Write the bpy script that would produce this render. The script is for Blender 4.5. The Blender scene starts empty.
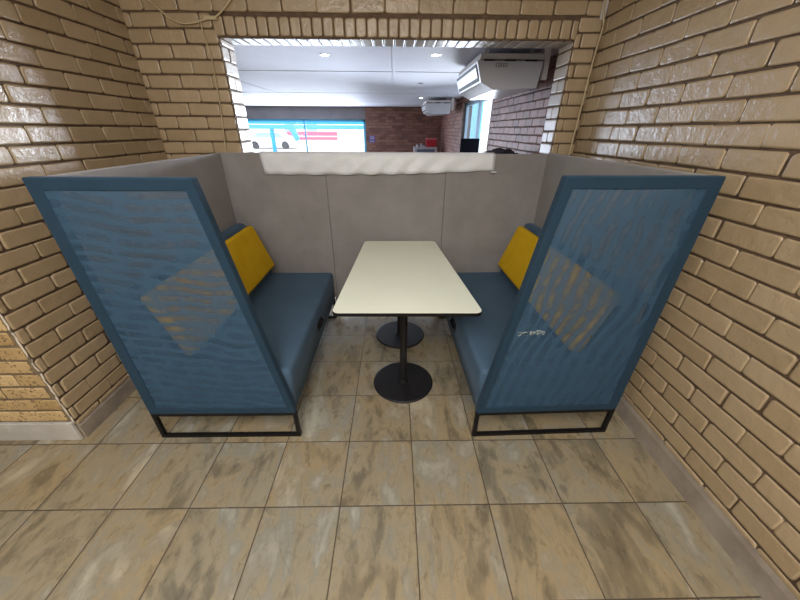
import bpy, bmesh, math, random
from mathutils import Vector, Matrix
C = bpy.context.scene.collection
random.seed(7)
PI = math.pi

# ------------------------------------------------------------------ helpers
def link(o, parent=None):
    C.objects.link(o)
    if parent is not None: o.parent = parent
    return o

def obj(name, bm, mats, parent=None, smooth=False):
    bmesh.ops.recalc_face_normals(bm, faces=bm.faces)
    me = bpy.data.meshes.new(name); bm.to_mesh(me); bm.free()
    if not isinstance(mats, (list, tuple)): mats = [mats]
    for m in mats: me.materials.append(m)
    if smooth:
        me.polygons.foreach_set('use_smooth', [True]*len(me.polygons)); me.update()
    return link(bpy.data.objects.new(name, me), parent)

def tag(o, label=None, cat=None, group=None, kind=None):
    if label: o['label'] = label
    if cat: o['category'] = cat
    if group: o['group'] = group
    if kind: o['kind'] = kind
    return o

def thing(name, label, cat, loc=(0,0,0), rz=0, group=None):
    o = bpy.data.objects.new(name, None); o.location = loc; o.rotation_euler = (0,0,rz)
    o.empty_display_size = .1
    link(o); return tag(o, label, cat, group)

def struct(name, bm, m, parent=None, smooth=False):
    o = obj(name, bm, m, parent, smooth)
    o['kind'] = 'structure'
    return o

def bx(bm, x0,x1,y0,y1,z0,z1, bev=0, seg=2, mat=0):
    vs = [bm.verts.new((x,y,z)) for z in (z0,z1) for y in (y0,y1) for x in (x0,x1)]
    idx = [(0,2,3,1),(4,5,7,6),(0,1,5,4),(2,6,7,3),(0,4,6,2),(1,3,7,5)]
    fs = [bm.faces.new([vs[i] for i in f]) for f in idx]
    for f in fs: f.material_index = mat
    if bev:
        es = set(e for f in fs for e in f.edges)
        bmesh.ops.bevel(bm, geom=list(es), offset=bev, segments=seg, profile=.5, affect='EDGES')
    return bm

def prism(bm, pts, axis, a, b, bev=0, seg=2, mat=0):
    """extrude a closed 2-D outline along an axis ('y': pts=(x,z); 'z': pts=(x,y); 'x': pts=(y,z))"""
    def P(p, t):
        return {'y': (p[0], t, p[1]), 'z': (p[0], p[1], t), 'x': (t, p[0], p[1])}[axis]
    A = [bm.verts.new(P(p,a)) for p in pts]; B = [bm.verts.new(P(p,b)) for p in pts]
    n = len(pts); fs = [bm.faces.new(A), bm.faces.new(B[::-1])]
    for i in range(n): fs.append(bm.faces.new((A[i],B[i],B[(i+1)%n],A[(i+1)%n])))
    for f in fs: f.material_index = mat
    if bev:
        es = set(e for f in fs for e in f.edges)
        bmesh.ops.bevel(bm, geom=list(es), offset=bev, segments=seg, profile=.5, affect='EDGES')
    return bm

def tube(bm, pts, r, n=8, mat=0):
    pts = [Vector(p) for p in pts]; rings = []
    up = Vector((0,0,1))
    for i,p in enumerate(pts):
        d = (pts[min(i+1,len(pts)-1)] - pts[max(i-1,0)]).normalized()
        a = d.cross(up)
        if a.length < .05: a = d.cross(Vector((0,1,0)))
        a.normalize(); b = d.cross(a)
        rings.append([bm.verts.new(p + (a*math.cos(2*PI*k/n) + b*math.sin(2*PI*k/n))*r) for k in range(n)])
    for i in range(len(rings)-1):
        for k in range(n):
            bm.faces.new((rings[i][k],rings[i][(k+1)%n],rings[i+1][(k+1)%n],rings[i+1][k])).material_index = mat
    bm.faces.new(rings[0]); bm.faces.new(rings[-1][::-1])
    return bm

def cyl(bm, x, y, z0, z1, r0, r1=None, n=48):
    r1 = r0 if r1 is None else r1
    A = [bm.verts.new((x+r0*math.cos(2*PI*k/n), y+r0*math.sin(2*PI*k/n), z0)) for k in range(n)]
    B = [bm.verts.new((x+r1*math.cos(2*PI*k/n), y+r1*math.sin(2*PI*k/n), z1)) for k in range(n)]
    bm.faces.new(A[::-1]); bm.faces.new(B)
    for k in range(n): bm.faces.new((A[k],A[(k+1)%n],B[(k+1)%n],B[k]))
    return bm

def spline(pts, k=8):
    P = [Vector(p) for p in pts]; out = []
    for i in range(len(P)-1):
        p0,p1,p2,p3 = P[max(i-1,0)],P[i],P[i+1],P[min(i+2,len(P)-1)]
        for j in range(k):
            t = j/k
            out.append(.5*((2*p1)+(p2-p0)*t+(2*p0-5*p1+4*p2-p3)*t*t+(3*p1-p0-3*p2+p3)*t**3))
    out.append(P[-1]); return out

def rounded(pts, r, n=6):
    out = []; m = len(pts)
    for i in range(m):
        p = Vector(pts[i]); a = (Vector(pts[i-1])-p).normalized(); b = (Vector(pts[(i+1)%m])-p).normalized()
        ang = a.angle(b); d = r/math.tan(ang/2)
        s, e = p+a*d, p+b*d
        c = p + (a+b).normalized()*(r/math.sin(ang/2))
        v0, v1 = s-c, e-c
        for k in range(n+1):
            t = k/n; v = v0.slerp(v1, t) if hasattr(v0,'slerp') and len(v0)==3 else None
            if v is None:
                a0 = math.atan2(v0.y,v0.x); a1 = math.atan2(v1.y,v1.x); da = (a1-a0+PI)%(2*PI)-PI
                v = Vector((math.cos(a0+da*t), math.sin(a0+da*t)))*r
            out.append(tuple(c+v))
    return out

# ------------------------------------------------------------------ materials
def mat(name, col=(.5,.5,.5), rough=.5, metal=0, spec=.5, **kw):
    m = bpy.data.materials.new(name); m.use_nodes = True
    b = m.node_tree.nodes['Principled BSDF']
    b.inputs['Base Color'].default_value = (*col,1); b.inputs['Roughness'].default_value = rough
    b.inputs['Metallic'].default_value = metal; b.inputs['Specular IOR Level'].default_value = spec
    for k,v in kw.items(): b.inputs[k.replace('_',' ')].default_value = v
    return m
def N(m, t, **kw):
    n = m.node_tree.nodes.new(t)
    for k,v in kw.items(): setattr(n,k,v)
    return n
def L(m, a, b): m.node_tree.links.new(a, b)
def bsdf(m): return m.node_tree.nodes['Principled BSDF']
def ramp(m, stops):
    r = N(m,'ShaderNodeValToRGB'); e = r.color_ramp.elements
    while len(e) < len(stops): e.new(.5)
    for i,(p,c) in enumerate(stops):
        e[i].position = p; e[i].color = (*c,1) if len(c)==3 else c
    return r
def noise(m, scale, detail=4, rough=.5, vec=None, dist=0):
    n = N(m,'ShaderNodeTexNoise'); n.inputs['Scale'].default_value = scale
    n.inputs['Detail'].default_value = detail; n.inputs['Roughness'].default_value = rough
    n.inputs['Distortion'].default_value = dist
    if vec is not None: L(m, vec, n.inputs['Vector'])
    return n
def coord(m, kind='Object'):
    return N(m,'ShaderNodeTexCoord').outputs[kind]
def bump(m, height, strength=.3, dist=.01, prev=None):
    b = N(m,'ShaderNodeBump'); b.inputs['Strength'].default_value = strength; b.inputs['Distance'].default_value = dist
    L(m, height, b.inputs['Height'])
    if prev is not None: L(m, prev, b.inputs['Normal'])
    return b.outputs['Normal']
def mth(m, op, a, b=None, clamp=False):
    n = N(m,'ShaderNodeMath', operation=op, use_clamp=clamp)
    for i,v in enumerate((a,b)):
        if v is None: continue
        if isinstance(v,(int,float)): n.inputs[i].default_value = v
        else: L(m, v, n.inputs[i])
    return n.outputs[0]
def noisy(name, c0, c1, scale, rough, bstr=.2, bdist=.004, bscale=None, detail=5, spec=.5, p0=.35, p1=.65, **kw):
    m = mat(name, c0, rough, spec=spec, **kw)
    co = coord(m); n = noise(m, scale, detail, .6, co)
    r = ramp(m, [(p0,c0),(p1,c1)]); L(m, n.outputs['Fac'], r.inputs['Fac']); L(m, r.outputs['Color'], bsdf(m).inputs['Base Color'])
    if bstr:
        n2 = noise(m, bscale or scale*6, 4, .6, co)
        L(m, bump(m, n2.outputs['Fac'], bstr, bdist), bsdf(m).inputs['Normal'])
    return m

def brick_paint(name, c0, c1, rough, bstr, spec=.5):
    m = mat(name, c0, rough, spec=spec)
    g = N(m,'ShaderNodeNewGeometry'); co = coord(m)
    n = noise(m, 9, 5, .6, co)
    mx = mth(m,'ADD', mth(m,'MULTIPLY', g.outputs['Random Per Island'], .55), mth(m,'MULTIPLY', n.outputs['Fac'], .6))
    r = ramp(m, [(.25,c0),(.85,c1)]); L(m, mx, r.inputs['Fac'])
    L(m, r.outputs['Color'], bsdf(m).inputs['Base Color'])
    a = noise(m, 22, 3, .55, co); b = noise(m, 120, 3, .6, co)
    h = mth(m,'ADD', a.outputs['Fac'], mth(m,'MULTIPLY', b.outputs['Fac'], .22))
    L(m, bump(m, h, bstr, .012), bsdf(m).inputs['Normal'])
    return m

M = {}
M['paint'] = brick_paint('tan_painted_brick', (.335,.245,.140), (.410,.308,.188), .27, .42, .7)
M['joint'] = noisy('dark_shaded_joint', (.078,.048,.028), (.14,.09,.055), 14, .8, .3)  # dark brown mortar, with the shade of the joints put into its colour
M['reveal'] = brick_paint('pale_painted_brick', (.36,.30,.24), (.46,.40,.34), .34, .25)
M['red'] = brick_paint('red_brown_brick', (.17,.075,.055), (.36,.18,.135), .5, .3)
M['redjoint'] = noisy('grey_mortar', (.10,.085,.08), (.17,.15,.14), 14, .9, .3)
# unpainted yellow face brick with dark specks
m = brick_paint('yellow_face_brick', (.33,.215,.085), (.56,.40,.20), .75, .5)
r = [n for n in m.node_tree.nodes if n.type == 'VALTORGB'][0]
sp = noise(m, 90, 2, .5, coord(m)); rs = ramp(m, [(.34,(.06,.04,.03)),(.42,(1,1,1))]); L(m, sp.outputs['Fac'], rs.inputs['Fac'])
mx = N(m,'ShaderNodeMix', data_type='RGBA', blend_type='MULTIPLY'); mx.inputs[0].default_value = .75
L(m, r.outputs['Color'], mx.inputs[6]); L(m, rs.outputs['Color'], mx.inputs[7]); L(m, mx.outputs[2], bsdf(m).inputs['Base Color'])
M['face'] = m
M['facejoint'] = noisy('sandy_mortar', (.12,.085,.05), (.20,.15,.09), 20, .9, .4)
M['skirt'] = noisy('grey_painted_skirting', (.20,.165,.135), (.31,.26,.205), 7, .5, .3, .006, 30)
M['skirt_tile'] = noisy('pale_marble_tile', (.36,.34,.31), (.50,.48,.45), 5, .35, .05)
M['paintline'] = mat('white_paint_edge', (.62,.55,.45), .5)
M['grey'] = noisy('grey_felt', (.222,.207,.200), (.268,.252,.243), 3.5, .92, .35, .002, 700, spec=.2, Sheen_Weight=.15)
M['seam'] = mat('dark_seam', (.06,.055,.05), .9)
M['yellow'] = noisy('mustard_wool', (.62,.37,.006), (.70,.43,.012), 6, .85, .3, .0015, 900, spec=.2)
M['black'] = mat('black_powder_coat', (.007,.006,.006), .5, spec=.2)
M['blackplastic'] = mat('black_plastic', (.015,.015,.017), .35)
M['base'] = noisy('black_textured_metal', (.009,.008,.009), (.014,.013,.014), 40, .5, .15, .001, 800, spec=.25)
M['table'] = noisy('cream_laminate', (.75,.78,.645), (.79,.82,.685), 2.2, .42, 0)
M['white'] = mat('white_plastic', (.52,.52,.56), .3)
M['offwhite'] = mat('off_white_metal', (.55,.52,.50), .5)
M['cord'] = mat('cream_painted_cord', (.50,.40,.24), .6)
M['cloth'] = noisy('white_vinyl_cloth', (.64,.66,.68), (.71,.73,.75), 8, .45, .1)
M['ceil'] = noisy('white_ceiling_paint', (.62,.63,.72), (.68,.69,.78), 1.2, .6, .03)
M['plaster'] = noisy('plain_plaster', (.55,.50,.42), (.60,.55,.46), 2, .8, .05)
M['header'] = noisy('grey_header_paint', (.20,.19,.20), (.25,.24,.25), 2, .7, .05)
M['cyan'] = mat('bright_blue_paint', (.01,.42,.80), .6)
M['cyan2'] = mat('sky_blue_paint', (.10,.50,.80), .4)
M['alu'] = mat('pale_blue_frame', (.30,.42,.52), .4, .2)
M['pink'] = mat('red_sign_paint', (.75,.10,.18), .5)
M['bwall'] = mat('white_render_wall', (.80,.78,.76), .8)
M['red_plastic'] = mat('red_plastic', (.50,.012,.03), .4)
M['screen'] = mat('black_screen', (.008,.009,.013), .8, spec=.05)
M['slot'] = mat('dark_slot', (.012,.014,.018), .6)
M['tarmac'] = noisy('sunlit_paving', (.42,.40,.38), (.5,.48,.46), 2, .9, 0)
M['carpaint'] = mat('white_car_paint', (.75,.76,.78), .25)
M['tyre'] = mat('tyre_rubber', (.02,.02,.02), .8)
M['logo'] = mat('grey_lettering', (.10,.10,.12), .5)

# blue upholstery
def blue(name, c0, c1):
    m = mat(name, c0, .85, spec=.25, Sheen_Weight=.12, Sheen_Roughness=.4)
    m.node_tree.nodes['Principled BSDF'].inputs['Sheen Tint'].default_value = (.5,.7,1,1)
    co = coord(m); n = noise(m, 5, 6, .65, co)
    r = ramp(m, [(.3,c0),(.7,c1)]); L(m, n.outputs['Fac'], r.inputs['Fac'])
    L(m, r.outputs['Color'], bsdf(m).inputs['Base Color'])
    n2 = noise(m, 600, 2, .5, co); L(m, bump(m, n2.outputs['Fac'], .3, .0015), bsdf(m).inputs['Normal'])
    return m
M['blue'] = blue('blue_upholstery', (.052,.094,.145), (.066,.114,.170))
M['board'] = mat('blue_board_cloth', (.034,.074,.122), .8, spec=.2)
M['frameblue'] = blue('dark_blue_frame_fabric', (.010,.030,.052), (.014,.037,.063))

# see-through mesh cloth: a knit whose openness drifts in bands where the two layers cross
def mesh_cloth(name, dx, dz, period, warp, wscale):
    m = mat(name, (.036,.078,.128), .8, spec=.2)
    co = coord(m); sp = N(m,'ShaderNodeSeparateXYZ'); L(m, co, sp.inputs[0])
    wn = noise(m, wscale, 1, .4, co)
    ph = mth(m,'ADD', mth(m,'ADD', mth(m,'MULTIPLY', sp.outputs['X'], dx), mth(m,'MULTIPLY', sp.outputs['Z'], dz)), 0)
    ph = mth(m,'ADD', mth(m,'DIVIDE', ph, period), mth(m,'MULTIPLY', wn.outputs['Fac'], warp))
    w = mth(m,'ADD', .5, mth(m,'MULTIPLY', mth(m,'SINE', mth(m,'MULTIPLY', ph, 2*PI)), .5))
    blot = noise(m, 13, 1, .5, co); big = noise(m, 3.5, 1, .5, co)
    def rng(o, lo, hi):
        r = N(m,'ShaderNodeMapRange', interpolation_type='SMOOTHSTEP'); r.inputs['From Min'].default_value = lo; r.inputs['From Max'].default_value = hi
        L(m, o, r.inputs['Value']); return r.outputs['Result']
    a = mth(m,'MULTIPLY', mth(m,'MULTIPLY', w, rng(blot.outputs['Fac'], .25, .65)), mth(m,'ADD', .35, mth(m,'MULTIPLY', rng(big.outputs['Fac'], .3, .65), .65)))
    L(m, mth(m,'SUBTRACT', .87, mth(m,'MULTIPLY', a, .46)), bsdf(m).inputs['Alpha'])
    return m
M['mesh_left'] = mesh_cloth('blue_mesh_cloth', .12, 1, .052, 2.2, 3.2)
M['mesh_right'] = mesh_cloth('blue_mesh_cloth_crossed', 1, -.25, .060, 3.4, 2.0)

# floor tiles
def tile_mat():
    m = mat('slate_look_floor_tile', (.3,.25,.18), .36, spec=.5)
    co = coord(m); s = N(m,'ShaderNodeSeparateXYZ'); L(m, co, s.inputs[0])
    T = .350
    u = mth(m,'DIVIDE', mth(m,'SUBTRACT', s.outputs['X'], .0922), T); v = mth(m,'DIVIDE', mth(m,'SUBTRACT', s.outputs['Y'], .852), T)
    iu = mth(m,'FLOOR', u); iv = mth(m,'FLOOR', v); fu = mth(m,'SUBTRACT', u, iu); fv = mth(m,'SUBTRACT', v, iv)
    def edge(f): return mth(m,'MINIMUM', f, mth(m,'SUBTRACT', 1.0, f))
    e = mth(m,'MINIMUM', edge(fu), edge(fv))
    wn = noise(m, 60, 2, .5, co)
    e2 = mth(m,'ADD', e, mth(m,'MULTIPLY', mth(m,'SUBTRACT', wn.outputs['Fac'], .5), .004))
    g = ramp(m, [(.0055,(0,0,0)),(.0095,(1,1,1))]); L(m, e2, g.inputs['Fac'])
    cid = N(m,'ShaderNodeCombineXYZ'); L(m, iu, cid.inputs[0]); L(m, iv, cid.inputs[1])
    wnz = N(m,'ShaderNodeTexWhiteNoise', noise_dimensions='3D'); L(m, cid.outputs[0], wnz.inputs['Vector'])
    off = N(m,'ShaderNodeVectorMath', operation='SCALE'); L(m, wnz.outputs['Color'], off.inputs[0]); off.inputs['Scale'].default_value = 37
    ad = N(m,'ShaderNodeVectorMath', operation='ADD'); L(m, co, ad.inputs[0]); L(m, off.outputs[0], ad.inputs[1])
    rt = N(m,'ShaderNodeMapping'); rt.inputs['Rotation'].default_value = (0,0,-.5); rt.inputs['Scale'].default_value = (1.9,.9,1); L(m, ad.outputs[0], rt.inputs['Vector'])
    n1 = noise(m, 2.6, 6, .62, rt.outputs['Vector'], .7)
    n2 = noise(m, 9, 4, .6, rt.outputs['Vector'], .3)
    k = mth(m,'ADD', mth(m,'MULTIPLY', n1.outputs['Fac'], .72), mth(m,'MULTIPLY', n2.outputs['Fac'], .28))
    r1 = ramp(m, [(.33,(.115,.098,.070)),(.43,(.180,.152,.106)),(.50,(.275,.226,.150)),(.545,(.225,.202,.158)),(.67,(.385,.355,.290))])
    L(m, k, r1.inputs['Fac'])
    n3 = noise(m, 1.7, 3, .5, ad.outputs[0]); r3 = ramp(m, [(.40,(.96,1.0,1.02)),(.62,(1.06,.99,.86))]); L(m, n3.outputs['Fac'], r3.inputs['Fac'])
    mu = N(m,'ShaderNodeMix', data_type='RGBA', blend_type='MULTIPLY'); mu.inputs[0].default_value = 1
    L(m, r1.outputs['Color'], mu.inputs[6]); L(m, r3.outputs['Color'], mu.inputs[7])
    # thin veins
    vn = noise(m, 3.2, 3, .5, rt.outputs['Vector'], .3)
    vv = mth(m,'ABSOLUTE', mth(m,'SUBTRACT', vn.outputs['Fac'], .5)); rv = ramp(m, [(.0,(.80,.78,.76)),(.010,(1,1,1))]); L(m, vv, rv.inputs['Fac'])
    mv = N(m,'ShaderNodeMix', data_type='RGBA', blend_type='MULTIPLY'); mv.inputs[0].default_value = .8
    L(m, mu.outputs[2], mv.inputs[6]); L(m, rv.outputs['Color'], mv.inputs[7])
    mg = N(m,'ShaderNodeMix', data_type='RGBA'); L(m, g.outputs['Color'], mg.inputs[0]); mg.inputs[6].default_value = (.050,.034,.020,1)
    L(m, mv.outputs[2], mg.inputs[7]); L(m, mg.outputs[2], bsdf(m).inputs['Base Color'])
    rr = mth(m,'ADD', .18, mth(m,'MULTIPLY', n2.outputs['Fac'], .22)); L(m, mth(m,'ADD', rr, mth(m,'MULTIPLY', mth(m,'SUBTRACT', 1.0, g.outputs['Color']), .55)), bsdf(m).inputs['Roughness'])
    b1 = bump(m, g.outputs['Color'], .5, .002); L(m, bump(m, n2.outputs['Fac'], .15, .004, b1), bsdf(m).inputs['Normal'])
    return m
M['tile'] = tile_mat()

# glass: mostly clear pane
m = mat('window_glass', (.9,.95,1), .02, spec=.5); bsdf(m).inputs['Alpha'].default_value = .10; M['glass'] = m
# lit downlight
m = mat('lit_lamp', (1,1,1), .5); bsdf(m).inputs['Emission Color'].default_value = (1,.97,.92,1); bsdf(m).inputs['Emission Strength'].default_value = 25; M['lamp'] = m
# worn sticker
m = mat('worn_pale_sticker', (.42,.47,.46), .6); co = coord(m); n = noise(m, 60, 3, .6, co); r = ramp(m, [(.45,(0,0,0)),(.6,(.6,.6,.6))])
L(m, n.outputs['Fac'], r.inputs['Fac']); L(m, r.outputs['Color'], bsdf(m).inputs['Alpha']); M['sticker'] = m

# ------------------------------------------------------------------ brickwork (real bricks, slightly pillowed)
def brick_patch(bm, org, U, W, Nn, a0, a1, b0, b1, depth=.009, rnd=.012, jit=.0022, mi=0):
    """one brick face between along a0..a1 and height b0..b1; Nn is the outward normal"""
    w, h = a1-a0, b1-b0
    if w < .012 or h < .012: return
    ca, cb = (a0+a1)/2, (b0+b1)/2
    q = min(rnd, w*.4, h*.4)
    out = []
    for sx, sy, st in ((1,1,0),(-1,1,1),(-1,-1,2),(1,-1,3)):
        rr = q*random.uniform(.4,1.5); rr = min(rr, w*.45, h*.45)
        for k in range(4):
            t = (st + k/3)*PI/2
            out.append((sx*(w/2-rr)+rr*math.cos(t), sy*(h/2-rr)+rr*math.sin(t)))
    tilt = random.uniform(-.0007,.0007); tilt2 = random.uniform(-.0009,.0009); dd = depth+random.uniform(-.0012,.0012)
    rings = []
    ph = random.uniform(0,6.28); am = random.uniform(0,jit)
    for ins, d in ((0,-.004),(.0008,dd*.60),(.0035,dd*.92),(.009,dd+.0004)):
        rg = []
        for (x,y) in out:
            sx = max(0,(w/2-ins))/(w/2); sy = max(.15, (h/2-ins)/(h/2))
            yy = y*sy + am*math.sin(ph+x*22) + .0009*math.sin(2.3*ph+x*75); xx = x*sx
            if ins > .001: xx += random.uniform(-.0007,.0007); yy += random.uniform(-.0007,.0007)
            p = org + U*(ca+xx) + W*(cb+yy) + Nn*(d + (tilt*xx/w + tilt2*yy/h if d>0 else 0))
            rg.append(bm.verts.new(p))
        rings.append(rg)
    n = len(out)
    ends = {k: random.random() < .6 for k in (0,1)}      # paint bridges some of the upright joints
    for i in range(3):
        for k in range(n):
            f = bm.faces.new((rings[i][k],rings[i][(k+1)%n],rings[i+1][(k+1)%n],rings[i+1][k])); f.smooth = i > 0
            q0, q1 = out[k], out[(k+1)%n]
            upright = abs(q1[1]-q0[1]) > abs(q1[0]-q0[0])*1.5
            f.material_index = 1 if (i == 0 and not (upright and ends[q0[0] > 0])) else mi  # recessed edges coloured dark like the joint, painting in the shade under bricks
    f = bm.faces.new(rings[-1]); f.material_index = mi; f.smooth = False

def bricks(bm, org, U, Nn, length, z0, z1, course, blen, zref, aref, jn=.0075, keep=None, W=Vector((0,0,1)), half=True, mi=0, **kw):
    """courses over a wall face; zref = a bed joint height, aref = a perpend of the course above zref"""
    U, Nn, org = Vector(U), Vector(Nn), Vector(org)
    k0 = math.floor((z0-zref)/course); k1 = math.ceil((z1-zref)/course)
    for k in range(k0, k1):
        b0, b1 = zref+k*course, zref+(k+1)*course
        b0c, b1c = max(b0,z0), min(b1,z1)
        if b1c-b0c < .015: continue
        off = aref + (blen/2 if (k%2 and half) else 0) + random.uniform(-.006,.006)
        i0 = math.floor((0-off)/blen)-1
        for i in range(i0, i0+int(length/blen)+4):
            a0, a1 = max(off+i*blen+random.uniform(-.004,.004),0), min(off+(i+1)*blen+random.uniform(-.004,.004),length)
            if a1-a0 < .02: continue
            segs = [(a0,a1)]
            if keep: segs = keep(a0,a1,(b0c+b1c)/2)
            for s0,s1 in segs:
                jv = random.uniform(-.0015,.0015)
                brick_patch(bm, org, U, W, Nn, s0+jn*.22, s1-jn*.22, b0c+jn/2+jv*.5, b1c-jn/2+jv*.5, mi=mi, **kw)

XR, XL, YB, YP = 1.405, -1.765, 2.72, 1.245
OX0, OX1, OZ, YI = -1.175, 1.228, 2.095, 2.93     # opening in the back wall
PH = 2.75                                          # ceiling height of the near room

# right wall
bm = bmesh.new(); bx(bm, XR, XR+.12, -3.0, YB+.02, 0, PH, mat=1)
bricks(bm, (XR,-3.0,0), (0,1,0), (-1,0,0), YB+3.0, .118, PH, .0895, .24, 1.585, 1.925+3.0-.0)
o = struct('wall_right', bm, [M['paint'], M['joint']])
# right skirting: sloping cement band
bm = bmesh.new(); prism(bm, [(XR+.0,0),(XR-.017,0),(XR-.014,.10),(XR-.006,.128),(XR+.0,.130)], 'y', -3.0, YB-.001)
struct('baseboard_right', bm, M['skirt'])

# left wall (side face of the pillar and on to the corner)
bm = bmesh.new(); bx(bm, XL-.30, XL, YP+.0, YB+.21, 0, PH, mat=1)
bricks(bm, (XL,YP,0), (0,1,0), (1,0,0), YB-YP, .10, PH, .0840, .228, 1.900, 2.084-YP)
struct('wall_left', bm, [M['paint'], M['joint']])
bm = bmesh.new(); prism(bm, [(XL,0),(XL+.014,0),(XL+.012,.09),(XL,.105)], 'y', YP, YB-.001)
struct('baseboard_left', bm, M['skirt'])
# front face of that wall: unpainted yellow face brick running on to the left
bm = bmesh.new(); bx(bm, -3.6, XL-.301, YP, YP+.25, 0, PH, mat=1); bx(bm, XL-.3005, XL-.001, YP-.002, YP+.001, 0, PH, mat=1)
bricks(bm, (-3.6,YP,0), (1,0,0), (0,-1,0), XL-.008+3.6, .135, PH, .0840, .228, 1.900, .10, jn=.011, depth=.007, rnd=.006)
struct('wall_pillar', bm, [M['face'], M['facejoint']])
# line where the paint stops at the corner
bm = bmesh.new(); pts = []
zz = .12
while zz < PH:
    pts.append((XL+.001+random.uniform(-.004,.003), YP-.003+random.uniform(-.002,.002), zz)); zz += .022
tube(bm, pts, .0045, 6); struct('trim_1', bm, M['paintline'], smooth=True)
bm = bmesh.new()
x = XL-.006
while x > -3.6:
    bx(bm, max(x-.35,-3.6)+.0015, x, YP-.016, YP+.001, 0, .132, .002, 1); x -= .35
struct('baseboard_front', bm, M['skirt_tile'])

# back wall with the big opening
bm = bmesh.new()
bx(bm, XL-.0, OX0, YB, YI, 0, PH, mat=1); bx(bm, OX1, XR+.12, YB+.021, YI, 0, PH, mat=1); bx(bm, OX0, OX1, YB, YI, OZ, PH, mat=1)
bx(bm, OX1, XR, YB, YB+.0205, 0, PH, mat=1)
SB, ST = OZ+.002, OZ+.108
def keep(a0,a1,z):
    x0, x1 = a0+XL, a1+XL
    if z < SB: cut = (OX0, OX1)
    elif z < ST+.01: cut = (OX0-.02, OX1+.01)
    else: return [(a0,a1)]
    out = []
    if x0 < cut[0]: out.append((a0, min(a1, cut[0]-XL)))
    if x1 > cut[1]: out.append((max(a0, cut[1]-XL), a1))
    return [s for s in out if s[1]-s[0] > .02]
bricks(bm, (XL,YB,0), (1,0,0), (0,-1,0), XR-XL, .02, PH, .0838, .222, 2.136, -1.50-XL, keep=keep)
x = OX0-.02                                   # soldier course over the opening
while x < OX1:
    w = .0725+random.uniform(-.002,.002); x1 = min(x+w, OX1+.01)
    brick_patch(bm, Vector((0,YB,0)), Vector((1,0,0)), Vector((0,0,1)), Vector((0,-1,0)), x+.003, x1-.003, SB+.002, ST-.002)
    x += w
# reveals: headers at the sides and on the underside
for sgn, xr in ((1,OX0),(-1,OX1)):
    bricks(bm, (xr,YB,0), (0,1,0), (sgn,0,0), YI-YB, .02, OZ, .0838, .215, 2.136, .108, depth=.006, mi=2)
x = OX0
while x < OX1-.02:
    w = .0735+random.uniform(-.002,.002); x1 = min(x+w, OX1)
    brick_patch(bm, Vector((0,YB,OZ)), Vector((1,0,0)), Vector((0,1,0)), Vector((0,0,-1)), x+.003, x1-.003, .004, YI-YB-.004, depth=.006, mi=2)
    x += w
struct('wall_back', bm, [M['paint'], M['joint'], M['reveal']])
# pale strip in the right corner near the ceiling
bm = bmesh.new(); bx(bm, XR-.045, XR-.012, YB-.022, YB-.012, 2.20, PH, .002, 1)
struct('trim_2', bm, M['offwhite'])

# near room: walls and ceiling behind the camera
bm = bmesh.new(); bx(bm, -3.6, XR, -3.12, -3.0, 0, PH); struct('wall_near', bm, M['plaster'])
bm = bmesh.new(); bx(bm, -3.72, -3.6, -3.0, YP, 0, PH); struct('wall_side', bm, M['plaster'])
bm = bmesh.new(); bx(bm, -3.72, XR+.12, -3.12, YI, PH, PH+.1); struct('ceiling_near', bm, M['ceil'])

# floor under everything
bm = bmesh.new(); bx(bm, -7.2, 2.0, -3.12, 12.2, -.06, 0); struct('floor', bm, M['tile'])

# ------------------------------------------------------------------ the room beyond
YF, ZC, XF = 12.0, 2.20, 1.55
bm = bmesh.new(); bx(bm, -7.0, XF+.2, YI, YF+.2, ZC, ZC+.1)
struct('ceiling', bm, M['ceil'])
for i,(x0,x1,y0,y1) in enumerate(((-7,XF,4.90,4.925),(-7,XF,7.6,7.625),(-7,XF,9.9,9.925),(-2.4,-2.375,YI,YF),(-.02,.005,YI,YF))):
    bm = bmesh.new(); bx(bm, x0,x1,y0,y1, ZC-.004, ZC+.001); struct('trim_%d'%(i+3), bm, M['ceil'])
# far wall: red brick on the right, glazed on the left
bm = bmesh.new(); bx(bm, -.95, XF, YF, YF+.2, 0, ZC, mat=1)
bricks(bm, (-.95,YF,0), (1,0,0), (0,-1,0), XF+.95, .8, ZC, .0838, .222, 0, .1, depth=.008, rnd=.006)
struct('wall_far', bm, [M['red'], M['redjoint']])
bm = bmesh.new(); bx(bm, -7.0, -.95, YF, YF+.2, 1.84, ZC); struct('wall_header', bm, M['header'])
bm = bmesh.new(); bx(bm, -7.0, -4.95, YF, YF+.2, 0, 1.84); struct('wall_corner', bm, M['header'])
bm = bmesh.new(); bx(bm, -7.2, -7.0, YI, YF+.2, 0, ZC+.1); struct('wall_far_left', bm, M['plaster'])
bm = bmesh.new(); bx(bm, -7.0, XL-.30, YI-.2, YI, 0, ZC); struct('wall_partition', bm, M['plaster'])
# right wall of that room, with its window
WY0, WY1, WZ0, WZ1 = 5.85, 8.25, .95, 2.08
bm = bmesh.new()
bx(bm, XF, XF+.2, YI, WY0, 0, ZC, mat=1); bx(bm, XF, XF+.2, WY1, YF, 0, ZC, mat=1)
bx(bm, XF, XF+.2, WY0, WY1, 0, WZ0, mat=1); bx(bm, XF, XF+.2, WY0, WY1, WZ1, ZC, mat=1)
def keepw(a0,a1,z):
    y0, y1 = a0+YI, a1+YI
    if z < WZ0 or z > WZ1: return [(a0,a1)]
    out = []
    if y0 < WY0: out.append((a0, min(a1, WY0-YI)))
    if y1 > WY1: out.append((max(a0, WY1-YI), a1))
    return [s for s in out if s[1]-s[0] > .02]
bricks(bm, (XF,YI,0), (0,1,0), (-1,0,0), YF-YI, .8, ZC, .0838, .222, 0, .1, keep=keepw, depth=.008, rnd=.007)
struct('wall_far_right', bm, [M['red'], M['redjoint']])
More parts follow.
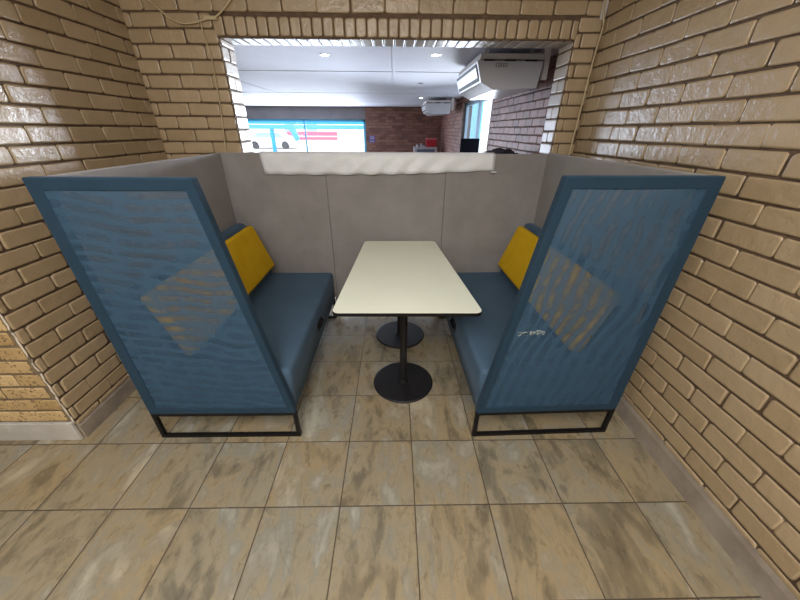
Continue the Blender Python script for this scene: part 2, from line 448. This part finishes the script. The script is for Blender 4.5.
# window frames and panes
w = bmesh.new()
for y0,y1 in ((WY0,WY0+.06),(WY1-.06,WY1),(7.0,7.06)): bx(w, XF+.06, XF+.12, y0, y1, WZ0, WZ1)
for z0,z1 in ((WZ0,WZ0+.06),(WZ1-.06,WZ1)): bx(w, XF+.06, XF+.12, WY0+.061, WY1-.061, z0, z1)
wr = struct('window_1', w, M['alu'])
g = bmesh.new(); bx(g, XF+.087, XF+.093, WY0+.06, WY1-.06, WZ0+.06, WZ1-.06); obj('pane', g, M['glass'], wr)
w = bmesh.new()
for x,q_ in ((-4.95,.07),(-3.0,.03),(-1.02,.07)): bx(w, x, x+q_, YF+.05, YF+.12, 0, 1.84)
bx(w, -4.95, -.95, YF+.05, YF+.12, 1.77, 1.84)
wf = struct('window_2', w, M['cyan2'])
g = bmesh.new(); bx(g, -4.88, -1.02, YF+.082, YF+.088, .02, 1.77); obj('pane', g, M['glass'], wf)

# ceiling downlights
for i,(x,y,lit) in enumerate(((-.68,3.90,1),(.405,3.85,1),(.42,6.0,0),(.62,8.6,1),(-2.9,6.2,0),(-1.3,9.0,0))):
    lab = ['glowing round downlight in the white ceiling at the left','glowing round downlight in the ceiling nearest the large air conditioner',
           'unlit dark downlight in the ceiling behind the right glowing one','small downlight in the ceiling before the farther air conditioner',
           'small unlit downlight far left in the white ceiling','small unlit downlight in the ceiling near the far windows'][i]
    t = thing('ceiling_downlight', lab, 'ceiling light', (x,y,ZC), group='downlights in the far ceiling')
    b = bmesh.new(); n = 24
    for (ra,rb,za,zb) in ((.055,.045,-.001,-.006),(.045,.036,-.006,-.004)):
        A = [b.verts.new((ra*math.cos(2*PI*k/n), ra*math.sin(2*PI*k/n), za)) for k in range(n)]
        B = [b.verts.new((rb*math.cos(2*PI*k/n), rb*math.sin(2*PI*k/n), zb)) for k in range(n)]
        for k in range(n): b.faces.new((A[k],A[(k+1)%n],B[(k+1)%n],B[k]))
    obj('trim_ring', b, M['white'], t)
    b = bmesh.new(); cyl(b, 0,0,-.005,-.002,.036,n=24); obj('lamp', b, M['lamp'] if lit else M['slot'], t)

# ------------------------------------------------------------------ air conditioners
def text_mesh(s, size, ext=.001):
    cu = bpy.data.curves.new('lettering','FONT'); cu.body = s; cu.size = size; cu.extrude = ext; cu.align_x = 'CENTER'; cu.align_y = 'CENTER'
    o = bpy.data.objects.new('lettering_source', cu); C.objects.link(o)
    dg = bpy.context.evaluated_depsgraph_get(); me = bpy.data.meshes.new_from_object(o.evaluated_get(dg))
    bpy.data.objects.remove(o); return me
def aircon(x0, y0, ztop, ln, label, logo):
    t = thing('air_conditioner', label, 'air conditioner', (x0,y0,ztop), group='white air conditioners under the far ceiling')
    b = bmesh.new()
    prism(b, [(0,0),(.055,-.165),(.19,-.222),(.575,-.205),(.60,-.01),(.60,0)], 'y', 0, ln, .006, 2)
    obj('casing', b, M['white'], t)
    # louvred outlet along the long sloping side
    nx, nz = -.165, -.055; nl = math.hypot(nx,nz); nx/=nl; nz/=nl
    def slab(s0,s1,d0,d1,y0_,y1_,mm,name,par):
        p = lambda s,d: (.055*s + nx*d, -.165*s + nz*d)
        b = bmesh.new(); prism(b, [p(s0,d0),p(s1,d0),p(s1,d1),p(s0,d1)], 'y', y0_, y1_); return obj(name, b, mm, par)
    gr = slab(.10,.90,.0005,.004,.05,ln-.05,M['slot'],'air_outlet',t)
    slab(.26,.72,.004,.010,.06,ln-.06,M['white'],'louvre',gr)
    # mounting rail above, dark gap slots and the angle bracket by the wall
    b = bmesh.new(); bx(b, .03,.63,.01,ln-.01,.010,.055,.003,1); obj('mounting_rail', b, M['offwhite'], t)
    for s in (.06,.25,.44):
        b = bmesh.new(); bx(b, s, s+.10, -.003, .02, -.004, .0095); obj('gap_slot', b, M['slot'], t)
    for y_ in (0, ln-.05):
        b = bmesh.new(); prism(b, [(.61,-.14),(.655,-.14),(.655,ZC-ztop),(.60,ZC-ztop),(.60,.02),(.61,.02)], 'y', y_, y_+.045, .002, 1)
        obj('bracket', b, M['offwhite'], t)
        for s in (.08,.5):
            b = bmesh.new(); yy = .1 if y_ == 0 else ln-.13
            bx(b, s, s+.03, yy, yy+.03, .05, ZC-ztop); obj('hanger', b, M['offwhite'], t)
    if logo:
        me = text_mesh('GREE', .042); me.materials.append(M['logo'])
        o = bpy.data.objects.new('brand_lettering', me); link(o, t); o.rotation_euler = (PI/2,0,0); o.location = (.225,-.0012,-.035); o.scale = (1.15,1,1)
    return t
aircon(.745, 3.50, 2.105, 1.12, 'large white air conditioner under the ceiling, nearer one above the tall window', True)
aircon(.690, 8.35, 2.085, 1.10, 'small-looking distant white air conditioner under the ceiling by the red brick wall', False)

# ------------------------------------------------------------------ bits seen over the partition
t = thing('metal_cabinet', 'low white metal cabinet with a grey front below the red box', 'cabinet', (.98,10.9,0))
b = bmesh.new(); bx(b, -.36,.36,0,.5,0,1.08,.01,2); obj('body', b, M['white'], t)
b = bmesh.new(); bx(b, -.28,.28,-.012,-.001,.15,1.02,.005,1); obj('door', b, mat('grey_glass',(.16,.18,.24),.15), t)
t = thing('storage_box', 'red plastic box with a paler lid on top of the white cabinet', 'box', (1.16,11.12,1.08))
b = bmesh.new(); prism(b, [(-.14,0),(.14,0),(.165,.20),(-.165,.20)], 'y', -.12,.12,.008,2); obj('tub', b, M['red_plastic'], t)
b = bmesh.new(); bx(b, -.175,.175,-.135,.135,.201,.245,.008,2); obj('lid', b, mat('pale_red_lid',(.65,.16,.20),.4), t)
for i,(x,h,ww) in enumerate(((.72,.07,.05),(.84,.10,.04),(.92,.05,.06))):
    b = bmesh.new(); cyl(b, x, 10.97, 1.08, 1.08+h, ww*.9, ww*.6, 16)
    tag(obj('small_tub', b, M['white'], smooth=False), ['pale squat tub at the left end of the white cabinet top','taller pale tub in the middle of the white cabinet top','low pale tub nearest the red box on the white cabinet'][i], 'tub', 'pale tubs on the white cabinet')
t = thing('television', 'black square screen standing before the tall bright window', 'screen', (1.385,6.45,0))
b = bmesh.new(); bx(b, -.17,.17,-.02,.02,1.06,1.42,.006,2); obj('screen', b, M['screen'], t)
b = bmesh.new(); bx(b, -.02,.02,.021,.04,.02,1.1); bx(b, -.15,.15,-.1,.12,0,.02,.003,1); obj('stand', b, M['black'], t)
# small notice on the brick
b = bmesh.new(); bx(b, -.84,-.65,YF-.022,YF-.009,1.16,1.37,.002,1)
s = tag(obj('wall_notice', b, mat('violet_notice',(.16,.12,.40),.5)), 'small violet and white square notice on the red brick wall', 'sign')
b = bmesh.new()
for z in (1.19,1.27,1.32): bx(b, -.81,-.68,YF-.024,YF-.0225,z,z+.022)
obj('printed_panel', b, M['white'], s)
# dark bundle on a counter just behind the partition, right
t = thing('counter', 'slim black counter stand under the dark bundle by the right wall', 'counter', (1.26,4.05,0))
b = bmesh.new(); bx(b, -.26,.26,-.2,.2,1.205,1.235,.004,1); obj('top', b, M['blackplastic'], t)
for sx in (-.23,.23):
    for sy in (-.17,.17):
        b = bmesh.new(); bx(b, sx-.015,sx+.015,sy-.015,sy+.015,0,1.204); obj('leg', b, M['black'], t)
b = bmesh.new(); random.seed(3)
bmesh.ops.create_icosphere(b, subdivisions=4, radius=1)
from mathutils import noise as mn
for v in b.verts:
    p = v.co.copy(); k = 1+.30*mn.noise(p*2.3)+.18*mn.noise(p*6)
    v.co = Vector((p.x*.20*k, p.y*.13*k, max(p.z,-.55)*.075*k))
    v.co += Vector((1.24,4.05,1.287))
tag(obj('cloth_bundle', b, noisy('black_cloth',(.008,.007,.012),(.02,.018,.028),20,.9), smooth=True), 'black crumpled bundle just above the grey partition, right of the tall window', 'bundle')

# ------------------------------------------------------------------ outside the far windows
b = bmesh.new(); bx(b, -40, 30, YF+.2, 60, -.2, -.061); struct('ground', b, M['tarmac'])
t = thing('canopy', 'bright blue canopy beam outside the far windows', 'canopy', (-3,13.5,0))
b = bmesh.new(); bx(b, -5.2,3.3,0,.15,1.715,1.95,.01,1); obj('upper_beam', b, M['cyan'], t)
b = bmesh.new(); bx(b, -5.2,3.3,.02,.13,1.55,1.69,.01,1); obj('lower_beam', b, M['cyan2'], t)
for x in (-1.6,): 
    b = bmesh.new(); bx(b, x-.06,x+.06,.02,.13,-.06,1.55); obj('post', b, M['cyan'], t)
b = bmesh.new(); prism(b, [(-.95,1.545),(-.70,1.545),(-.58,1.22),(-.74,1.14)], 'y', .02,.10); obj('diagonal_brace', b, M['cyan2'], t)
t = thing('shop_building', 'long white building with a red signboard across the bright yard', 'building', (-4,38,0))
b = bmesh.new(); bx(b, -16,12,0,4,-.06,3.0); obj('wall', b, M['bwall'], t)
b = bmesh.new(); bx(b, -7.3,-1.9,-.06,-.005,.55,1.30); obj('signboard', b, M['pink'], t)
b = bmesh.new(); bx(b, -7.2,-2.0,-.08,-.061,.80,.93); obj('sign_stripe', b, M['white'], t)
for x in (-7.5,-5.2,3.8):
    b = bmesh.new(); bx(b, x,x+1.1,-.03,-.005,.9,2.0); obj('window', b, M['alu'], t)
t = thing('kiosk', 'white square kiosk right of the red signboard outside', 'kiosk', (-3.35,26,0))
b = bmesh.new(); bx(b, -.78,.78,0,1.5,-.06,1.72,.02,1); obj('body', b, M['bwall'], t)
b = bmesh.new(); bx(b, -.7,.7,-.02,-.003,1.0,1.4); obj('hatch', b, M['white'], t)
def car(x, y, label):
    t = thing('car', label, 'car', (x,y,-.06))
    b = bmesh.new(); prism(b, [(-2.1,.25),(2.1,.25),(2.15,.75),(1.5,.9),(.9,1.4),(-1.0,1.42),(-1.7,.95),(-2.15,.85)], 'y', 0,1.7,.06,2); obj('body', b, M['carpaint'], t)
    b = bmesh.new(); prism(b, [(1.3,.93),(.85,1.33),(-.9,1.34),(-1.4,.95)], 'y', -.01,1.71); obj('windows', b, M['alu'], t)
    for wx in (-1.35,1.35):
        b = bmesh.new(); pts = [(wx+.32*math.cos(2*PI*k/20), .32+.32*math.sin(2*PI*k/20)) for k in range(20)]
        prism(b, pts, 'y', -.03,.18); obj('wheel', b, M['tyre'], t)
car(-11.2,32,'white car parked outside, seen through the far windows beside the blue post')

# blue awning post outside the right hand window
b = bmesh.new(); bx(b, 2.9,3.0,12.4,17.0,0,3.2)
tag(obj('blue_screen_panel', b, M['cyan2']), 'blue panel standing outside the tall bright window', 'panel')

# ------------------------------------------------------------------ booth benches
def bench(sgn, loc, rz, label, ui, uo, ht, LN):
    """u runs outwards from the inner bottom corner, y away from the camera"""
    t = thing('booth_bench', label, 'booth bench', loc, rz, 'blue booth benches facing each other')
    f = lambda pts: [(sgn*u, z) for u,z in pts]
    D, OU = .042, .785
    # sloping side panel, a padded ring round a mesh window
    outer = [(0,.19),(OU,.19),(uo,ht),(ui,ht)]
    inner = [(.045,.235),(OU-.052,.235),(uo-.058,ht-.047),(ui+.036,ht-.047)]
    b = bmesh.new(); rings = []
    for y in (0,D):
        rings.append(([b.verts.new((sgn*u,y,z)) for u,z in outer],[b.verts.new((sgn*u,y,z)) for u,z in inner]))
    fs = []
    for k in range(4):
        n = (k+1)%4
        for i in (0,1):
            o_, i_ = rings[i]; fs.append(b.faces.new((o_[k],o_[n],i_[n],i_[k])))
        fs.append(b.faces.new((rings[0][0][k],rings[0][0][n],rings[1][0][n],rings[1][0][k])))
        fs.append(b.faces.new((rings[0][1][k],rings[0][1][n],rings[1][1][n],rings[1][1][k])))
    bmesh.ops.recalc_face_normals(b, faces=b.faces)
    es = [e for e in b.edges if e.calc_face_angle(0) > .5]
    bmesh.ops.bevel(b, geom=es, offset=.006, segments=3, profile=.5, affect='EDGES')
    sp = obj('side_panel', b, M['frameblue'], t, smooth=False)
    b = bmesh.new()
    for y in (.004,):
        nu, nz = 14, 20; g = []
        for j in range(nz+1):
            row = []
            for i in range(nu+1):
                a, c = i/nu, j/nz
                u0 = .043+(ui+.034-.043)*c; u1 = OU-.050+(uo-.056-OU+.050)*c
                row.append(b.verts.new((sgn*(u0+(u1-u0)*a), y+(.0015*math.sin(7*a+5*c)), .233+(ht-.045-.233)*c)))
            g.append(row)
        for j in range(nz):
            for i in range(nu): b.faces.new((g[j][i],g[j][i+1],g[j+1][i+1],g[j+1][i]))
    mo = obj('mesh_screen', b, M['mesh_left'] if sgn<0 else M['mesh_right'], sp, smooth=True)
    # solid board behind the mesh up to seat height
    b = bmesh.new(); prism(b, [(sgn*u,z) for u,z in ((.047,.237),(OU-.054,.237),(OU-.05,.53),(.092,.53))], 'y', .0062, D-.004); obj('lower_board', b, M['board'], sp)
    # grey back panel
    b = bmesh.new(); bx(b, min(sgn*(OU-.040),sgn*OU), max(sgn*(OU-.040),sgn*OU), D+.001, LN, .19, ht-.001, .006, 2)
    tag(obj('back_panel', b, M['grey'], t), 'grey felt back panel')
    # seat block
    b = bmesh.new(); pts = f([(.002,.20),(.742,.20),(.742,.452),(.002,.452)])
    prism(b, pts, 'y', D+.002, LN-.012)
    es = [e for e in b.edges if not (abs(e.verts[0].co.z-.20)<.01 and abs(e.verts[1].co.z-.20)<.01)]
    bmesh.ops.bevel(b, geom=es, offset=.026, segments=5, profile=.5, affect='EDGES')
    obj('seat', b, M['blue'], t, smooth=True)
    hy = .70
    b = bmesh.new(); tube(b, [(-sgn*.000,hy-.05,.335),(-sgn*.016,hy-.045,.325),(-sgn*.016,hy+.045,.325),(0,hy+.05,.335)], .008, 8)
    bx(b, min(0,-sgn*.004), max(0,-sgn*.004), hy-.055, hy+.055, .29,.35)
    tag(obj('pull_strap', b, M['black'], t), 'black pull strap on the seat front')
    # sloping backrest
    b = bmesh.new(); prism(b, f([(.515,.455),(.742,.455),(.742,.885),(.668,.885)]), 'y', D+.004, LN-.014, .024, 4)
    obj('backrest', b, M['blue'], t, smooth=True)
    # square tube leg frames
    for y in (.004, LN-.05):
        b = bmesh.new(); w = .020
        x0, x1 = sorted((sgn*0, sgn*OU))
        bx(b, x0,x1,y,y+w,0,.018); bx(b, x0,x1,y,y+w,.170,.189); bx(b, x0,x0+w,y,y+w,.0185,.1695); bx(b, x1-w,x1,y,y+w,.0185,.1695)
        obj('leg_frame', b, M['black'], t)
    if sgn > 0:
        b = bmesh.new()
        for k,(du,dz,w_,h_) in enumerate(((0,0,.018,.014),(.020,.001,.016,.013),(.038,-.001,.018,.015),(.058,0,.012,.013),(.072,.001,.020,.016),(.094,-.001,.014,.013))):
            bx(b, .132+du*1.2, .132+(du+w_)*1.2, .0006, .0016, .700+dz+du*.06, .700+dz+du*.06+h_*1.5)
        tag(obj('worn_sticker', b, M['sticker'], t), 'worn pale lettering, mostly rubbed off')
    return t
bl = bench(-1, (-.541,1.235,0), 0, 'left booth bench, blue with a see-through mesh side and grey back', .198, .808, 1.395, 1.352)
br = bench(+1, (.446,1.222,0), math.radians(1.6), 'right booth bench, blue with a see-through mesh side, by the brick wall', .188, .803, 1.407, 1.362)

def cushion(par_loc, rz, sgn, label):
    b = bmesh.new()
    (u0,z0),(u1,z1) = (.455,.548),(.578,.892)      # front face bottom and top
    d = Vector((u1-u0,z1-z0)).normalized(); n = Vector((d.y,-d.x))*.066
    pts = [(u0,z0),(u1,z1),(u1+n.x,z1+n.y),(u0+n.x,z0+n.y)]
    prism(b, [(sgn*u,z) for u,z in pts], 'y', .060, 1.262)
    bmesh.ops.bevel(b, geom=list(b.edges), offset=.024, segments=5, profile=.55, affect='EDGES')
    o = obj('back_cushion', b, M['yellow'], smooth=True); o.location = par_loc; o.rotation_euler = (0,0,rz)
    tag(o, label, 'cushion', 'mustard cushions leaning on the backrests')
cushion((-.541,1.235,0), 0, -1, 'long mustard yellow cushion leaning on the left bench backrest')
cushion((.446,1.222,0), math.radians(1.6), 1, 'long mustard yellow cushion leaning on the right bench backrest')

# ------------------------------------------------------------------ partition screen across the end
t = thing('partition_screen', 'grey felt partition of three panels closing the far end of the booth', 'partition', (0,2.595,0))
for x0,x1 in ((-1.326,-.527),(-.525,.396),(.398,1.192)):
    b = bmesh.new(); bx(b, x0,x1,0,.040,.19,1.397,.005,2); obj('panel', b, M['grey'], t)
for x in (-1.30,-.526,.397,1.125):
    b = bmesh.new(); bx(b, x-.015,x+.015,.005,.035,0,.189); obj('leg', b, M['black'], t)

# ------------------------------------------------------------------ white cloth hung over the partition
b = bmesh.new(); X0, X1 = -.998, .752; nx = 90
prof = [(2.634,1.4045),(2.632,1.4045),(2.630,1.4045),(2.626,1.4045),(2.61,1.4045),(2.597,1.4035),(2.5915,1.398),(2.590,1.375),(2.583,1.345),(2.582,1.315),(2.581,1.290),(2.580,1.0)]
rows = []
for i in range(nx+1):
    a = i/nx; x = X0+(X1-X0)*a
    bot = 1.250 + .034*a**3 + .006*math.sin(3*a) - .007*math.sin(PI*a)
    row = []
    for j,(y,z) in enumerate(prof):
        yy, zz = y, z
        if j >= 7:
            k = (j-6)/5; zz = 1.398-(1.398-bot)*k
            fold = .5+.5*math.sin(2*PI*(a*9.5 + .9*k) + 1.3*math.sin(a*11))
            yy = 2.588 - .0015 - .024*fold*min(1,k*1.2)*(.35+.65*math.sin(PI*min(1,max(0,a)))) 
        row.append(b.verts.new((x + (.018*(1-a)*((j-6)/5) if j>=7 and a<.02 else 0), yy, zz)))
    rows.append(row)
for i in range(nx):
    for j in range(len(prof)-1): b.faces.new((rows[i][j],rows[i+1][j],rows[i+1][j+1],rows[i][j+1]))
t = tag(obj('cloth_banner', b, M['cloth'], smooth=True), 'white cloth strip draped over the top edge of the grey partition', 'cloth')
sd = t.modifiers.new('thickness','SOLIDIFY'); sd.thickness = .0012
b = bmesh.new(); bx(b, .735,.775,2.560,2.5785,1.268,1.280,.003,2); tube(b, [(.752,2.572,1.282),(.752,2.572,1.398)], .0035, 6)
tag(obj('end_rod', b, M['white'], t), 'thin white rod at the cloth end')

# ------------------------------------------------------------------ table
t = thing('booth_table', 'cream tapered table on two black round pedestal bases', 'table', (0,0,0))
top = [(-.322,1.374),(.452,1.369),(.334,2.548),(-.246,2.548)]
b = bmesh.new(); prism(b, rounded(top, .036), 'z', .7205, .7395); obj('edge_band', b, M['black'], t)
ins = [(-.3205,1.3755),(.4505,1.3705),(.3328,2.5465),(-.2448,2.5465)]
b = bmesh.new(); prism(b, rounded(ins, .036), 'z', .7396, .741); obj('tabletop', b, M['table'], t)
for (x,y) in ((.057,1.682),(.045,2.262)):
    b = bmesh.new(); cyl(b, x,y,0,.006,.203,.206,64); cyl(b, x,y,.0061,.013,.206,.196,64); bd = obj('base', b, M['base'], t)
    b = bmesh.new(); cyl(b, x,y,.0131,.030,.034,.028,32); obj('collar', b, M['base'], bd)
    b = bmesh.new(); cyl(b, x,y,.0301,.705,.0235,.0235,32); obj('pole', b, M['base'], t)
    b = bmesh.new(); bx(b, x-.15,x+.15,y-.03,y+.03,.706,.720,.002,1); bx(b, x-.03,x+.03,y-.15,y-.031,.706,.720,.002,1); bx(b, x-.03,x+.03,y+.031,y+.15,.706,.720,.002,1); obj('mounting_bracket', b, M['black'], t)
for x,y in ((-.268,1.44),(.33,1.44)):
    b = bmesh.new(); bx(b, x-.045,x+.045,y-.02,y+.02,.700,.720,.004,2); obj('glide_clip', b, M['black'], t)

# ------------------------------------------------------------------ cords
yb = YB-.022
b = bmesh.new()
tube(b, spline([(-1.66,yb,2.36),(-1.562,yb,2.275),(-1.505,yb,2.225),(-1.455,yb,2.185),(-1.39,yb-.004,2.158),(-1.31,yb-.004,2.160),(-1.232,yb,2.177),(-1.163,yb,2.190),(-1.095,yb,2.232),(-1.03,yb,2.285),(-.97,yb,2.36)]), .0055, 6)
tube(b, spline([(-1.24,yb-.004,2.178),(-1.262,yb,2.160),(-1.252,yb,2.060),(-1.243,yb,1.966),(-1.250,yb,1.80),(-1.257,yb,1.70),(-1.285,yb,1.45),(-1.30,yb,1.36)]), .0038, 6)
lc = tag(obj('hanging_cord', b, M['cord'], smooth=True), 'thin cream cord looped from the ceiling and hanging left of the opening', 'cord')
b = bmesh.new(); bx(b, -1.235,-1.150,yb-.006,yb+.006,2.176,2.198,.004,2); obj('wall_clip', b, M['cord'], lc)
b = bmesh.new()
tube(b, spline([(1.362,2.69,2.75),(1.362,2.685,2.294),(1.382,2.68,2.171),(1.374,2.68,2.039),(1.368,2.68,1.90),(1.366,2.68,1.751),(1.363,2.68,1.6),(1.358,2.68,1.437),(1.355,2.68,1.33)]), .0062, 6)
tag(obj('corner_cord', b, M['cord'], smooth=True), 'straight cream cord running down the right corner of the brick walls', 'cord')

# ------------------------------------------------------------------ light
def area(name, loc, rot, sx, sy, power, col):
    l = bpy.data.lights.new(name,'AREA'); l.shape = 'RECTANGLE'; l.size = sx; l.size_y = sy; l.energy = power; l.color = col
    o = bpy.data.objects.new(name, l); o.location = loc; o.rotation_euler = rot; link(o); return o
area('ceiling_lamp', (-.5,-1.0,2.70), (0,0,0), 3.2, 2.4, 74, (1,.965,.915))
l = bpy.data.lights.new('upper_wall_fill','POINT'); l.energy = 54; l.shadow_soft_size = .35; l.color = (1,.965,.915)  # unseen fill light, added to brighten the upper walls
o = bpy.data.objects.new('upper_wall_fill', l); o.location = (-.3,-.7,2.25); link(o)
# daylight entering by the windows of the room beyond
area('daylight_far_window', (-3,YF-.1,1.0), (-PI/2,0,0), 3.8, 1.6, 175, (.72,.82,1))
dl = area('daylight_side_window', (XF-.25,7.0,1.45), (0,0,0), 1.3, .8, 34, (.78,.87,1))
dl.rotation_euler = Vector((-3.27,-5.3,.10)).to_track_quat('-Z','Y').to_euler(); dl.data.spread = math.radians(52)
l = bpy.data.lights.new('far_ceiling_fill','POINT'); l.energy = 48; l.shadow_soft_size = .4; l.color = (.88,.92,1)  # unseen fill light, added to brighten the ceiling of the far room
o = bpy.data.objects.new('far_ceiling_fill', l); o.location = (-4.9,5.2,1.5); link(o)
s = bpy.data.lights.new('sun','SUN'); s.energy = 3.5; s.angle = .01; s.color = (1,.97,.92)
o = bpy.data.objects.new('sun', s); o.rotation_euler = (math.radians(38),0,math.radians(-8)); o.location = (0,20,8); link(o)
for i,(x,y) in enumerate(((-.68,3.90),(.405,3.85))):
    l = bpy.data.lights.new('downlight_beam','SPOT'); l.energy = 14; l.spot_size = 2.2; l.spot_blend = .8; l.shadow_soft_size = .04; l.color = (1,.96,.9)
    o = bpy.data.objects.new('downlight_beam', l); o.location = (x,y,ZC-.02); link(o)

wd = bpy.data.worlds.new('sky'); bpy.context.scene.world = wd; wd.use_nodes = True
bg = wd.node_tree.nodes['Background']; bg.inputs['Color'].default_value = (.78,.88,1,1); bg.inputs['Strength'].default_value = 1.6

# ------------------------------------------------------------------ camera
F, PT, YW, RL, HH = 316.605, .4938, .0190, .0063, 1.555
fw = Vector((math.sin(YW)*math.cos(PT), math.cos(YW)*math.cos(PT), -math.sin(PT)))
rt = Vector((math.cos(YW), -math.sin(YW), 0)); up = rt.cross(fw)
r2 = math.cos(RL)*rt + math.sin(RL)*up; u2 = -math.sin(RL)*rt + math.cos(RL)*up
cam = bpy.data.cameras.new('camera'); cam.sensor_width = 36; cam.lens = F/800*36; cam.clip_start = .02; cam.clip_end = 200
co = bpy.data.objects.new('camera', cam); link(co)
co.matrix_world = Matrix(((r2.x,u2.x,-fw.x,0),(r2.y,u2.y,-fw.y,0),(r2.z,u2.z,-fw.z,HH),(0,0,0,1)))
sc = bpy.context.scene; sc.camera = co
sc.view_settings.view_transform = 'Standard'; sc.view_settings.look = 'None'; sc.view_settings.gamma = 1
sc.view_settings.use_curve_mapping = False; sc.view_settings.exposure = .55
